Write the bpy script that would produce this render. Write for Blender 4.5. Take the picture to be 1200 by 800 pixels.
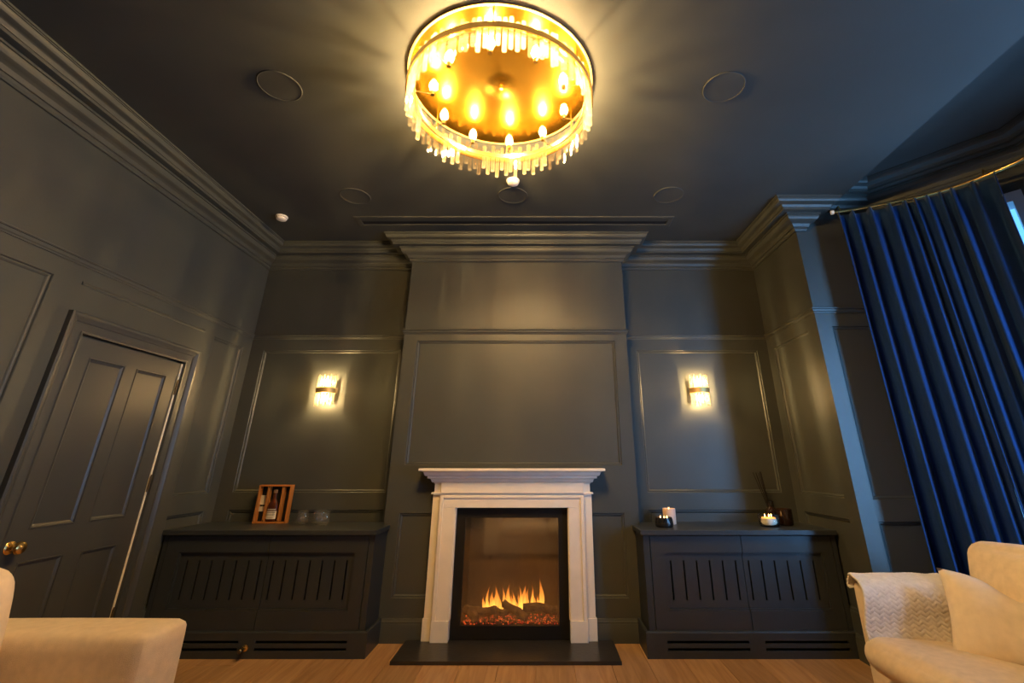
import bpy, bmesh, math, random
from mathutils import Vector, Matrix, noise
random.seed(7)
PI = math.pi
for o in list(bpy.data.objects): bpy.data.objects.remove(o, do_unlink=True)
S = bpy.context.scene
COL = S.collection

# ------------------------------------------------------------------ camera, world, daylight, exposure
PITCH = 0.3738
cd = bpy.data.cameras.new('camera'); cam = bpy.data.objects.new('camera', cd); COL.objects.link(cam)
cam.location = (0, 0, 1.2193); cam.rotation_euler = (PI/2 + PITCH, 0, 0)
cd.sensor_fit = 'HORIZONTAL'; cd.sensor_width = 36; cd.lens = 544.25/1200*36
cd.shift_x = -(633.59-600)/1200; cd.shift_y = (329.15-400)/1200
cd.clip_start = 0.02; cd.clip_end = 100
S.camera = cam
S.view_settings.view_transform = 'Standard'; S.view_settings.look = 'None'
S.view_settings.gamma = 1.0; S.view_settings.use_curve_mapping = False
S.view_settings.exposure = 0.0
S.cycles.transparent_max_bounces = 24

world = bpy.data.worlds.new('world'); S.world = world; world.use_nodes = True
wb = world.node_tree.nodes['Background']
wb.inputs[0].default_value = (0.13, 0.47, 1.0, 1); wb.inputs[1].default_value = 2.2

def area(name, loc, rot, sx, sy, power, color):
    l = bpy.data.lights.new(name, 'AREA'); l.shape = 'RECTANGLE'; l.size = sx; l.size_y = sy
    l.energy = power; l.color = color
    o = bpy.data.objects.new(name, l); COL.objects.link(o); o.location = loc; o.rotation_euler = rot
    return o
# dusk daylight coming in through the bay's front window (outside the pane, facing into the room)
DAY = area('daylight_window', (4.9, -1.3, 1.75), Vector((.55, -.83, .0)).to_track_quat('Z', 'Y').to_euler(), 1.2, 4.6, 850, (0.22, 0.54, 1.0))

# added area light outside the bay, aimed up to brighten the main ceiling
CEIL_FILL = area('ceiling_fill', (5.6, 1.35, 0.75), Vector((.75, 0, -.62)).to_track_quat('Z', 'Y').to_euler(), 1.7, .9, 300, (0.30, 0.58, 1.0))

# ------------------------------------------------------------------ materials
MATS = {}
def nodes(name):
    m = bpy.data.materials.new(name); m.use_nodes = True; nt = m.node_tree
    return m, nt, nt.nodes['Principled BSDF']
def mat(name, col, rough=0.5, metal=0.0, var=0.0, vscale=6.0, bump=0.0, bscale=80.0, spec=0.5, stretch=None, emit=None, estr=0.0, sheen=0.0):
    m, nt, b = nodes(name)
    b.inputs['Base Color'].default_value = (*col, 1); b.inputs['Roughness'].default_value = rough
    b.inputs['Metallic'].default_value = metal; b.inputs['Specular IOR Level'].default_value = spec
    if sheen: b.inputs['Sheen Weight'].default_value = sheen; b.inputs['Sheen Roughness'].default_value = 0.4
    if emit:
        b.inputs['Emission Color'].default_value = (*emit, 1); b.inputs['Emission Strength'].default_value = estr
    if var or bump:
        tc = nt.nodes.new('ShaderNodeTexCoord'); src = tc.outputs['Object']
        if stretch:
            mp = nt.nodes.new('ShaderNodeMapping'); mp.inputs['Scale'].default_value = stretch
            nt.links.new(src, mp.inputs[0]); src = mp.outputs[0]
    if var:
        n = nt.nodes.new('ShaderNodeTexNoise'); n.inputs['Scale'].default_value = vscale; n.inputs['Detail'].default_value = 5
        nt.links.new(src, n.inputs['Vector'])
        r = nt.nodes.new('ShaderNodeValToRGB'); e = r.color_ramp.elements
        e[0].position = .3; e[1].position = .7
        e[0].color = (*[c*(1-var) for c in col], 1); e[1].color = (*[min(1, c*(1+var)) for c in col], 1)
        nt.links.new(n.outputs['Fac'], r.inputs[0]); nt.links.new(r.outputs[0], b.inputs['Base Color'])
    if bump:
        n2 = nt.nodes.new('ShaderNodeTexNoise'); n2.inputs['Scale'].default_value = bscale; n2.inputs['Detail'].default_value = 3
        nt.links.new(src, n2.inputs['Vector'])
        bp = nt.nodes.new('ShaderNodeBump'); bp.inputs['Strength'].default_value = bump; bp.inputs['Distance'].default_value = .004
        nt.links.new(n2.outputs['Fac'], bp.inputs['Height']); nt.links.new(bp.outputs[0], b.inputs['Normal'])
    MATS[name] = m; return m
PAINT = (0.055, 0.060, 0.056)
mat('wall_paint', PAINT, 0.42, var=.06, vscale=3, bump=.12, bscale=220, spec=.35)
mat('ceiling_paint', (0.055, 0.059, 0.057), 0.6, var=.05, vscale=3, bump=.1, bscale=200, spec=.25)
mat('joinery_paint', (0.029, 0.035, 0.041), 0.38, var=.05, vscale=4, bump=.08, bscale=160, spec=.4)
mat('door_paint', (0.046, 0.050, 0.052), 0.38, var=.05, vscale=4, bump=.08, bscale=160, spec=.4)
mat('shade_black', (0.004, 0.004, 0.004), 0.9)  # near-black paint standing in for shade in gaps and slots
mat('black_metal', (0.012, 0.011, 0.010), 0.45, metal=0.3, var=.1)
mat('slate', (0.022, 0.021, 0.020), 0.35, var=.3, vscale=9, bump=.3, bscale=40)
mat('stone', (0.84, 0.75, 0.63), 0.55, var=.05, vscale=8, bump=.1, bscale=120)
mat('brass', (0.83, 0.55, 0.20), 0.25, metal=1, var=.08, vscale=20)
mat('brass_satin', (0.88, 0.58, 0.22), 0.5, metal=.8)
mat('brass_plate', (0.58, 0.31, 0.03), 0.24, metal=1)
mat('bronze_dark', (0.16, 0.12, 0.07), 0.4, metal=.9)
mat('cream_seal', (0.92, 0.84, 0.66), 0.5)
mat('fabric', (0.76, 0.63, 0.48), 0.95, var=.07, vscale=30, bump=.6, bscale=420, spec=.1, sheen=.15)
mat('pillow_fabric', (0.80, 0.69, 0.56), 0.95, var=.06, vscale=25, bump=.5, bscale=420, spec=.1, sheen=.15)
mat('throw_fabric', (0.80, 0.75, 0.69), 0.95, var=.08, vscale=40, bump=.5, bscale=300, spec=.1, sheen=.2)
mat('velvet', (0.004, 0.029, 0.108), 0.75, var=.15, vscale=12, bump=.3, bscale=260, spec=.2, sheen=.18, stretch=(1, 1, .2))
mat('white_plastic', (0.80, 0.77, 0.72), 0.4)
mat('dark_foot', (0.03, 0.02, 0.015), 0.4)
mat('white_frame', (0.55, 0.56, 0.56), 0.45)
mat('gift_wood', (0.46, 0.17, 0.035), 0.42, var=.25, vscale=9, stretch=(1, 1, .12))
mat('dark_lining', (0.010, 0.009, 0.009), 0.8)
mat('paper', (0.68, 0.60, 0.50), 0.7)
mat('whiskey', (0.075, 0.018, 0.005), 0.08, spec=.6)
mat('cork', (0.22, 0.13, 0.07), 0.6, var=.2)
mat('print', (0.06, 0.035, 0.02), 0.6)
mat('print_pale', (0.55, 0.47, 0.38), 0.5)
mat('wax_white', (0.85, 0.78, 0.66), 0.5)
mat('candle_black', (0.012, 0.011, 0.011), 0.25)
mat('amber_jar', (0.022, 0.010, 0.005), 0.12)
mat('reed', (0.008, 0.006, 0.005), 0.8)
mat('wick', (0.02, 0.015, 0.01), 0.9)
mat('bark', (0.16, 0.085, 0.035), 0.9, var=.6, vscale=30, bump=1.0, bscale=60)
mat('fire_lining', (0.10, 0.072, 0.046), 0.5, var=.12, vscale=5)
mat('flame_candle', (1, .5, .1), 0.9, emit=(1, .55, .16), estr=14)
mat('wax_glow', (0.9, 0.55, 0.2), 0.5, emit=(1, .42, .08), estr=1.1)

def emission(name, col, strength):
    m = bpy.data.materials.new(name); m.use_nodes = True; nt = m.node_tree
    nt.nodes.clear(); o = nt.nodes.new('ShaderNodeOutputMaterial'); e = nt.nodes.new('ShaderNodeEmission')
    e.inputs[0].default_value = (*col, 1); e.inputs[1].default_value = strength
    nt.links.new(e.outputs[0], o.inputs[0]); MATS[name] = m
WARM = (1.0, 0.66, 0.275)
emission('bulb_glow', WARM, 9000)
emission('sconce_bulb_glow', WARM, 8000)

def crystal(name, tcol, ft, fg, dcol, fres=False):
    # clear cut glass: mostly see-through, some mirror glints, a little inner scatter
    m = bpy.data.materials.new(name); m.use_nodes = True; nt = m.node_tree; nt.nodes.clear()
    N = nt.nodes.new
    o = N('ShaderNodeOutputMaterial'); t = N('ShaderNodeBsdfTransparent'); t.inputs[0].default_value = (*tcol, 1)
    g = N('ShaderNodeBsdfGlossy'); g.inputs['Roughness'].default_value = .06; g.inputs[0].default_value = (1, .97, .92, 1)
    d = N('ShaderNodeBsdfTranslucent'); d.inputs[0].default_value = (*dcol, 1)
    m1 = N('ShaderNodeMixShader'); m1.inputs[0].default_value = fg
    m2 = N('ShaderNodeMixShader'); m2.inputs[0].default_value = ft
    nt.links.new(d.outputs[0], m1.inputs[1]); nt.links.new(g.outputs[0], m1.inputs[2])
    nt.links.new(m1.outputs[0], m2.inputs[1]); nt.links.new(t.outputs[0], m2.inputs[2])
    if fres:  # edges of thin glass mirror more than its middle
        fr = N('ShaderNodeLayerWeight'); fr.inputs[0].default_value = .17
        iv = N('ShaderNodeMath'); iv.operation = 'SUBTRACT'; iv.inputs[0].default_value = 1.0
        nt.links.new(fr.outputs['Fresnel'], iv.inputs[1]); nt.links.new(iv.outputs[0], m2.inputs[0])
    nt.links.new(m2.outputs[0], o.inputs[0]); MATS[name] = m
crystal('crystal', (1.0, .975, .93), .88, .72, (.95, .86, .66))
crystal('crystal_dim', (1.0, .96, .90), .50, .62, (.95, .86, .66))  # dimmer rods, added in runs to throw broad streaks on the ceiling
crystal('sconce_crystal', (1.0, .97, .92), .56, .80, (.95, .86, .66))
crystal('bulb_envelope', (1, .98, .94), .88, .12, (.95, .9, .8))
crystal('clear_glass', (.98, .98, .97), .86, .985, (.8, .8, .8), fres=True)
def glass(name, col, rough=0.0):
    m, nt, b = nodes(name); b.inputs['Base Color'].default_value = (*col, 1); b.inputs['Roughness'].default_value = rough
    b.inputs['Transmission Weight'].default_value = 1; b.inputs['IOR'].default_value = 1.45; MATS[name] = m
crystal('tumbler_glass', (1, 1, 1), .91, .55, (.95, .88, .75))
def thin_wax(name, col):
    m = bpy.data.materials.new(name); m.use_nodes = True; nt = m.node_tree; nt.nodes.clear(); N = nt.nodes.new
    o = N('ShaderNodeOutputMaterial'); a = N('ShaderNodeBsdfDiffuse'); b = N('ShaderNodeBsdfTranslucent'); x = N('ShaderNodeMixShader')
    a.inputs[0].default_value = (*col, 1); b.inputs[0].default_value = (1, .70, .38, 1); x.inputs[0].default_value = .35
    nt.links.new(a.outputs[0], x.inputs[1]); nt.links.new(b.outputs[0], x.inputs[2]); nt.links.new(x.outputs[0], o.inputs[0]); MATS[name] = m
thin_wax('wax_jar', (.85, .78, .66))
crystal('window_glass', (.96, .98, 1.0), .90, .95, (.5, .5, .5))
crystal('fire_glass', (.92, .90, .86), .82, .98, (.2, .2, .2))

def floor_mat():
    m, nt, b = nodes('oak'); N = nt.nodes.new; L = nt.links.new
    tc = N('ShaderNodeTexCoord'); oi = N('ShaderNodeObjectInfo')
    add = N('ShaderNodeVectorMath'); add.operation = 'MULTIPLY_ADD'
    cmb = N('ShaderNodeCombineXYZ')
    for i in range(3): L(oi.outputs['Random'], cmb.inputs[i])
    L(cmb.outputs[0], add.inputs[0]); add.inputs[1].default_value = (37, 53, 11); L(tc.outputs['Object'], add.inputs[2])
    mp = N('ShaderNodeMapping'); mp.inputs['Scale'].default_value = (14, 1.1, 6); L(add.outputs[0], mp.inputs[0])
    n = N('ShaderNodeTexNoise'); n.inputs['Scale'].default_value = 2.2; n.inputs['Detail'].default_value = 7; n.inputs['Distortion'].default_value = .8
    L(mp.outputs[0], n.inputs['Vector'])
    r = N('ShaderNodeValToRGB'); e = r.color_ramp.elements
    e[0].position = .28; e[0].color = (.36, .195, .085, 1); e[1].position = .72; e[1].color = (.55, .335, .165, 1)
    L(n.outputs['Fac'], r.inputs[0])
    hsv = N('ShaderNodeHueSaturation'); mr = N('ShaderNodeMapRange'); mr.inputs[3].default_value = .82; mr.inputs[4].default_value = 1.15
    L(oi.outputs['Random'], mr.inputs[0]); L(mr.outputs[0], hsv.inputs['Value']); L(r.outputs[0], hsv.inputs['Color'])
    L(hsv.outputs[0], b.inputs['Base Color']); b.inputs['Roughness'].default_value = .42
    bp = N('ShaderNodeBump'); bp.inputs['Strength'].default_value = .15; bp.inputs['Distance'].default_value = .003
    L(n.outputs['Fac'], bp.inputs['Height']); L(bp.outputs[0], b.inputs['Normal'])
    MATS['oak'] = m
floor_mat()

def flame_mat():
    m = bpy.data.materials.new('flame'); m.use_nodes = True; nt = m.node_tree; nt.nodes.clear(); N = nt.nodes.new; L = nt.links.new
    o = N('ShaderNodeOutputMaterial'); tc = N('ShaderNodeTexCoord'); sep = N('ShaderNodeSeparateXYZ'); L(tc.outputs['Generated'], sep.inputs[0])
    r = N('ShaderNodeValToRGB'); e = r.color_ramp.elements
    e[0].position = 0; e[0].color = (1, .46, .07, 1); e[1].position = 1; e[1].color = (1, .17, .01, 1)
    L(sep.outputs[2], r.inputs[0])
    em = N('ShaderNodeEmission'); em.inputs[1].default_value = 4.2; L(r.outputs[0], em.inputs[0])
    t = N('ShaderNodeBsdfTransparent'); mx = N('ShaderNodeMixShader')
    r2 = N('ShaderNodeValToRGB'); q = r2.color_ramp.elements
    q[0].position = 0; q[0].color = (.45, .45, .45, 1); q[1].position = .95; q[1].color = (.03, .03, .03, 1)
    L(sep.outputs[2], r2.inputs[0]); L(r2.outputs[0], mx.inputs[0]); L(t.outputs[0], mx.inputs[1]); L(em.outputs[0], mx.inputs[2])
    L(mx.outputs[0], o.inputs[0]); MATS['flame'] = m
flame_mat()
def ember_mat():
    m, nt, b = nodes('ember'); N = nt.nodes.new; L = nt.links.new
    oi = N('ShaderNodeNewGeometry')
    r = N('ShaderNodeValToRGB'); e = r.color_ramp.elements
    e[0].position = .45; e[0].color = (0, 0, 0, 1); e[1].position = 1; e[1].color = (1, .16, .02, 1)
    x = r.color_ramp.elements.new(.75); x.color = (.5, .03, .01, 1)
    L(oi.outputs['Random Per Island'], r.inputs[0]); L(r.outputs[0], b.inputs['Emission Color']); b.inputs['Emission Strength'].default_value = 1.5
    b.inputs['Base Color'].default_value = (.05, .03, .02, 1); b.inputs['Roughness'].default_value = .35
    MATS['ember'] = m
ember_mat()

# ------------------------------------------------------------------ helpers
class MB:
    def __init__(s): s.v = []; s.f = []
    def add(s, vs, fs):
        k = len(s.v); s.v += [tuple(p) for p in vs]; s.f += [tuple(i+k for i in f) for f in fs]; return s
    def box(s, x0, x1, y0, y1, z0, z1):
        vs = [(x, y, z) for z in (z0, z1) for y in (y0, y1) for x in (x0, x1)]
        return s.add(vs, [(0, 2, 3, 1), (4, 5, 7, 6), (0, 1, 5, 4), (2, 6, 7, 3), (0, 4, 6, 2), (1, 3, 7, 5)])
    def lathe(s, prof, n=24, c=(0, 0, 0), axis='z', cap=True, a0=0, a1=2*PI):
        full = abs(a1-a0-2*PI) < 1e-6; m = n if full else n+1
        vs = []
        for r, h in prof:
            for i in range(m):
                a = a0+(a1-a0)*i/n
                p = (r*math.cos(a), r*math.sin(a), h)
                if axis == 'x': p = (p[2], p[0], p[1])
                if axis == 'y': p = (p[0], p[2], p[1])
                vs.append((c[0]+p[0], c[1]+p[1], c[2]+p[2]))
        fs = []
        for j in range(len(prof)-1):
            for i in range(n):
                i2 = (i+1) % m
                fs.append((j*m+i, j*m+i2, (j+1)*m+i2, (j+1)*m+i))
        if cap and full:
            if prof[0][0] > 1e-6: fs.append(tuple(range(m-1, -1, -1)))
            if prof[-1][0] > 1e-6: fs.append(tuple((len(prof)-1)*m+i for i in range(m)))
        return s.add(vs, fs)
    def tube(s, pts, r, n=8):
        pts = [Vector(p) for p in pts]; vs = []; up = Vector((0, 0, 1))
        for i, p in enumerate(pts):
            t = (pts[min(i+1, len(pts)-1)]-pts[max(i-1, 0)]).normalized()
            a = t.cross(up) if abs(t.dot(up)) < .95 else t.cross(Vector((1, 0, 0)))
            a.normalize(); b = t.cross(a)
            rr = r[i] if isinstance(r, (list, tuple)) else r
            vs += [p+rr*(a*math.cos(2*PI*k/n)+b*math.sin(2*PI*k/n)) for k in range(n)]
        fs = [(i*n+k, i*n+(k+1) % n, (i+1)*n+(k+1) % n, (i+1)*n+k) for i in range(len(pts)-1) for k in range(n)]
        fs += [tuple(range(n-1, -1, -1)), tuple((len(pts)-1)*n+k for k in range(n))]
        return s.add(vs, fs)
    def sweep(s, path, prof, N, closed=False, caps=True):
        """profile (u,v): u towards t x N, v along N; mitred corners"""
        P = [Vector(p) for p in path]; N = Vector(N); n = len(P); rows = []
        for i in range(n):
            d1 = (P[i]-P[i-1]).normalized() if (i > 0 or closed) else None
            d2 = (P[(i+1) % n]-P[i]).normalized() if (i < n-1 or closed) else None
            s1 = d1.cross(N) if d1 else None; s2 = d2.cross(N) if d2 else None
            if s1 is None: m = s2
            elif s2 is None: m = s1
            else: m = (s1+s2)/(1+s1.dot(s2))
            rows.append([P[i]+u*m+v*N for u, v in prof])
        k = len(prof); vs = [p for r in rows for p in r]; fs = []
        for i in range(n if closed else n-1):
            j = (i+1) % n
            fs += [(i*k+q, i*k+q+1, j*k+q+1, j*k+q) for q in range(k-1)]
        if caps and not closed:
            fs += [tuple(range(k)), tuple((n-1)*k+q for q in range(k-1, -1, -1))]
        return s.add(vs, fs)
    def build(s, name, m, parent=None, smooth=False, loc=None, bevel=0, seg=2, angle=30):
        me = bpy.data.meshes.new(name); me.from_pydata(s.v, [], s.f)
        bm = bmesh.new(); bm.from_mesh(me); bmesh.ops.recalc_face_normals(bm, faces=bm.faces); bm.to_mesh(me); bm.free()
        me.materials.append(MATS[m])
        o = bpy.data.objects.new(name, me); COL.objects.link(o)
        if parent: o.parent = parent
        if loc: o.location = loc
        if smooth:
            for p in me.polygons: p.use_smooth = True
            me.set_sharp_from_angle(angle=math.radians(angle if smooth is True else smooth))
        if bevel:
            b = o.modifiers.new('bevel', 'BEVEL'); b.width = bevel; b.segments = seg; b.limit_method = 'ANGLE'; b.angle_limit = math.radians(40)
        return o
def tag(o, label, cat, group=None, kind=None):
    o['label'] = label; o['category'] = cat
    if group: o['group'] = group
    if kind: o['kind'] = kind
    return o
def thing(name, label, cat, loc=(0, 0, 0), rz=0, group=None, kind=None):
    o = bpy.data.objects.new(name, None); COL.objects.link(o); o.location = loc; o.rotation_euler = (0, 0, rz)
    o.empty_display_size = .1
    return tag(o, label, cat, group, kind)
def struct(o, label, cat): return tag(o, label, cat, kind='structure')
def dup(root, loc, label, rz=None):
    r = root.copy(); COL.objects.link(r); r.location = loc
    if rz is not None: r.rotation_euler = (0, 0, rz)
    r['label'] = label
    for ch in list(root.children):
        c = ch.copy(); COL.objects.link(c); c.parent = r
        for g in list(ch.children):
            d = g.copy(); COL.objects.link(d); d.parent = c
    return r
def rbox(w, d, h, r, n=10, bulge=(0, 0, 0), wr=0.0, seed=0, flat_bottom=False):
    """rounded soft box centred on the origin; bulge = extra puff of the x,y,z faces"""
    bm = bmesh.new(); bmesh.ops.create_cube(bm, size=2)
    bmesh.ops.subdivide_edges(bm, edges=bm.edges[:], cuts=n, use_grid_fill=True)
    hx, hy, hz = w/2, d/2, h/2
    def spread(t):  # put more loops near the edges
        return math.copysign(1-(1-abs(t))**1.35, t)
    for v in bm.verts:
        a, b, c = spread(v.co.x), spread(v.co.y), spread(v.co.z)
        p = Vector((a*hx, b*hy, c*hz))
        q = Vector((max(-hx+r, min(hx-r, p.x)), max(-hy+r, min(hy-r, p.y)), max(-hz+r, min(hz-r, p.z))))
        dlt = p-q
        if dlt.length > 1e-9: p = q+dlt.normalized()*r if max(abs(a), abs(b), abs(c)) > .999 else p
        fx = (1-b*b)*(1-c*c); fy = (1-a*a)*(1-c*c); fz = (1-a*a)*(1-b*b)
        p.x += bulge[0]*a*fx; p.y += bulge[1]*b*fy
        if not (flat_bottom and c < 0): p.z += bulge[2]*c*fz
        if wr:
            k = noise.noise(p*6+Vector((seed*7.3, seed, 0)))*.6+noise.noise(p*15+Vector((seed, 3, seed*2)))*.3
            p += p.normalized()*wr*k
        v.co = p
    m = MB(); m.add([v.co.copy() for v in bm.verts], [tuple(x.index for x in f.verts) for f in bm.faces]); bm.free()
    return m
def move(mb, off, R=None):
    mb.v = [tuple((R @ Vector(p) if R else Vector(p))+Vector(off)) for p in mb.v]; return mb

# ------------------------------------------------------------------ room dimensions (metres)
XL, XR, YA, YC, YP = -2.738, 2.145, 4.32, 4.12, 3.48
CX0, CX1 = -1.2415, 0.7815
MX = -0.2265
H = 3.2468; HB = 3.42; XB = 2.46
YR = -2.2
BX, BY0, BY1 = 3.47, 2.754, 0.30           # bay front wall
PX = 2.79                                  # inner corner pier / angled bay wall

# ---- floor with single planks
fl = MB().box(XL-.15, BX+.15, YR-.15, YA+.15, -.08, -.021).build('floor', 'oak'); struct(fl, 'oak plank floor of the room', 'floor')
px0 = XL; i = 0; w = .245; px0 = -.275-11*w
rowx = px0
while rowx < BX:
    y = YR - (i*0.83) % 2.1; x0, x1 = max(XL, rowx), min(BX, rowx+w)
    while y < YA and x1-x0 > .02:
        y0, y1 = max(YR, y), min(YA, y+2.1)
        if y1-y0 > .02:
            g = .0012
            MB().box(x0+g, x1-g, y0+g, y1-g, -.021, 0).build('plank', 'oak', fl, bevel=.0015, seg=1)
        y += 2.1
    rowx += w; i += 1

# ---- ceilings
c = MB().box(XL-.15, XB, YR-.15, YA+.15, H, HB+.1).build('ceiling', 'ceiling_paint'); struct(c, 'dark grey painted main ceiling around the chandelier', 'ceiling')
c = MB().box(XB+.001, BX+.15, YR-.15, YA+.15, HB, HB+.1).build('ceiling_bay', 'ceiling_paint'); struct(c, 'raised dark ceiling of the bay above the curtains', 'ceiling')

# ---- panelled walls
PANEL_PROF = [(0, 0), (.003, -.003), (.005, -.010), (.012, -.0085), (.018, -.012), (.024, -.0185), (.027, -.0185)]
def wall(name, label, o, U, NRM, u0, u1, z0, z1, panels, holes=(), thick=.12, back=True, m='wall_paint', gap=.06):
    """sheet in plane through o, horizontal axis U, outward normal NRM; rects (ua,ub,za,zb)"""
    o = Vector(o); U = Vector(U); NRM = Vector(NRM); Z = Vector((0, 0, 1))
    P = lambda u, z, n=0: o+U*u+Z*z+NRM*n
    rects = list(panels)+list(holes)
    us = sorted({u0, u1, *[c for r in rects for c in r[:2]]}); us = [u for u in us if u0 <= u <= u1]
    zs = sorted({z0, z1, *[c for r in rects for c in r[2:]]}); zs = [z for z in zs if z0 <= z <= z1]
    mb = MB()
    for a, b in zip(us, us[1:]):
        for p, q in zip(zs, zs[1:]):
            cu, cz = (a+b)/2, (p+q)/2
            if any(r[0] < cu < r[1] and r[2] < cz < r[3] for r in rects): continue
            mb.add([P(a, p), P(b, p), P(b, q), P(a, q)], [(0, 1, 2, 3)])
    if back:
        mb.add([P(u, z, -n) for n in (gap, gap+thick) for z in (z0-.02, z1+.02) for u in (u0-.02, u1+.02)],
               [(0, 2, 3, 1), (4, 5, 7, 6), (0, 1, 5, 4), (2, 6, 7, 3), (0, 4, 6, 2), (1, 3, 7, 5)])
    w = mb.build(name, m); struct(w, label, 'wall')
    for a, b, p, q in panels:
        pm = MB()
        loop = [P(a, p), P(b, p), P(b, q), P(a, q)]
        # t x NRM must point into the panel
        t = (loop[1]-loop[0]).normalized()
        if t.cross(NRM).dot(Z) < 0: loop = loop[::-1]
        pm.sweep(loop, PANEL_PROF, NRM, closed=True)
        e = PANEL_PROF[-1][0]; dpt = PANEL_PROF[-1][1]
        pm.add([P(a+e, p+e, dpt), P(b-e, p+e, dpt), P(b-e, q-e, dpt), P(a+e, q-e, dpt)], [(0, 1, 2, 3)])
        pm.build('panel', m, w)
    return w
PZ0, PZ1, LZ0, LZ1 = .988, 2.21, .274, .856
DOOR = (2.686, 3.540, 0, 1.931)
ARCH = (2.57, 3.668, 2.05)
WL = wall('wall_left', 'dark panelled left wall holding the door', (XL, 0, 0), (0, 1, 0), (1, 0, 0), YR, YA, 0, HB,
     [(1.05, 2.42, PZ0, PZ1), (-.5, .95, PZ0, PZ1), (1.05, 2.42, LZ0, LZ1), (-.5, .95, LZ0, LZ1), (3.80, 4.20, PZ0, PZ1), (3.80, 4.20, LZ0, LZ1)],
     holes=[(DOOR[0]-.012, DOOR[1]+.012, 0, DOOR[3]+.012)])
MB().sweep([(XL, 3.667, PZ1), (XL, 2.585, PZ1)], [(0, 0), (0, .006), (.006, .009), (.014, .006), (.020, .003), (.024, 0)], (1, 0, 0)).build('panel_moulding', 'wall_paint', WL)
wall('wall_back_left', 'dark panelled alcove wall behind the left sconce', (0, YA, 0), (1, 0, 0), (0, -1, 0), XL, CX0, 0, HB,
     [(-2.615, -1.315, PZ0, PZ1), (-2.615, -1.315, LZ0, LZ1)])
wall('wall_back_right', 'dark panelled alcove wall behind the right sconce', (0, YA, 0), (1, 0, 0), (0, -1, 0), CX1, XR, 0, HB,
     [(.905, 2.045, PZ0, PZ1), (.905, 2.045, LZ0, LZ1)])
wall('wall_chimney_breast', 'dark panelled chimney breast behind the fireplace', (0, YC, 0), (1, 0, 0), (0, -1, 0), CX0, CX1, 0, HB,
     [(-1.122, .672, 1.204, 2.254), (-1.127, -.80, LZ0, .85), (.345, .665, LZ0, .85)], holes=[(MX-.40, MX+.40, .06, .86)], back=False)
wall('wall_chimney_left', 'narrow left return of the chimney breast', (CX0, 0, 0), (0, 1, 0), (-1, 0, 0), YC, YA, 0, HB, [], back=False)
wall('wall_chimney_right', 'narrow right return of the chimney breast', (CX1, 0, 0), (0, 1, 0), (1, 0, 0), YC, YA, 0, HB, [], back=False)
wall('wall_right_alcove', 'dark panelled side wall of the right alcove', (XR, 0, 0), (0, 1, 0), (-1, 0, 0), YP, YA, 0, HB,
     [(3.61, 4.205, PZ0, PZ1), (3.61, 4.205, LZ0, LZ1)], back=False)
wall('wall_pier', 'dark panelled pier beside the blue curtain', (0, YP, 0), (1, 0, 0), (0, -1, 0), XR, PX, 0, HB,
     [(2.258, 2.70, PZ0, PZ1), (2.258, 2.70, LZ0, LZ1)], back=False)
# angled bay wall, window opening in it
AD = Vector((BX-PX, BY0-YP, 0)); AL = AD.length; AD.normalize(); AN = Vector((AD.y, -AD.x, 0))
if AN.x > 0: AN = -AN
wall('wall_bay_angled', 'angled bay wall behind the blue curtains', (PX, YP, 0), AD, AN, 0, AL, 0, HB, [], holes=[(.12, AL-.10, .45, 3.02)], back=False)
wall('wall_bay_front', 'bay wall with the tall front window', (BX, 0, 0), (0, 1, 0), (-1, 0, 0), BY1, BY0, 0, HB, [], holes=[(.38, 2.50, .45, 2.72)], back=False)
AD2 = Vector((PX-BX, -.68, 0)); AL2 = AD2.length; AD2.normalize(); AN2 = Vector((AD2.y, -AD2.x, 0))
if AN2.x > 0: AN2 = -AN2
wall('wall_bay_near', 'angled bay wall on the near side with a window', (BX, BY1, 0), AD2, AN2, 0, AL2+.35, 0, HB, [], holes=[(.08, .30, .45, 2.72)], back=False)
wall('wall_right', 'right wall behind the camera', (XB+.15, 0, 0), (0, 1, 0), (-1, 0, 0), YR, -.30, 0, HB, [(-1.9, -.5, PZ0, PZ1)], back=True)
wall('wall_rear', 'rear wall behind the camera', (0, YR, 0), (1, 0, 0), (0, 1, 0), XL, BX, 0, HB, [(-2.5, -.9, PZ0, PZ1), (-.7, .9, PZ0, PZ1), (1.1, 2.3, PZ0, PZ1)])

# ---- cornice, picture rail, skirting
def arc(x0, y0, x1, y1, bow, n=5):
    out = []
    dx, dy = x1-x0, y1-y0
    for k in range(1, n):
        t = k/n; b = bow*math.sin(PI*t*2) if isinstance(bow, float) and bow < 0 else bow*math.sin(PI*t)
        out.append((x0+dx*t-dy*b, y0+dy*t+dx*b))
    return out
def cyma(x0, y0, x1, y1, amp, n=8):
    out = []; dx, dy = x1-x0, y1-y0
    for k in range(1, n):
        t = k/n; b = amp*math.sin(2*PI*t); out.append((x0+dx*t-dy*b, y0+dy*t+dx*b))
    return out
CORN = [(.231, 0), (.231, -.011), (.224, -.012), (.224, -.018), (.218, -.019), (.218, -.025)] + cyma(.216, -.026, .166, -.076, .10) + \
       [(.164, -.077), (.158, -.078), (.158, -.095), (.150, -.097), (.108, -.094), (.108, -.108), (.098, -.109), (.098, -.117)] + \
       cyma(.096, -.118, .034, -.186, .10) + [(.032, -.187), (.022, -.188), (.022, -.205), (.014, -.217), (0, -.217)]
CORN2 = [(0, 0)]+CORN
mainpath = [(XL, YR), (XL, YA), (CX0, YA), (CX0, YC), (CX1, YC), (CX1, YA), (XR, YA), (XR, YP), (2.21, YP), (2.21, YP+.03)]
o = MB().sweep([(x, y, H) for x, y in mainpath], CORN2, (0, 0, 1)).build('trim_1', 'wall_paint', smooth=25); struct(o, 'stepped cornice running around the main ceiling', 'cornice')
baypath = [(PX-.33, YP), (PX, YP), (BX, BY0), (BX, BY1), (BX-.6, BY1-.64)]
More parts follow.
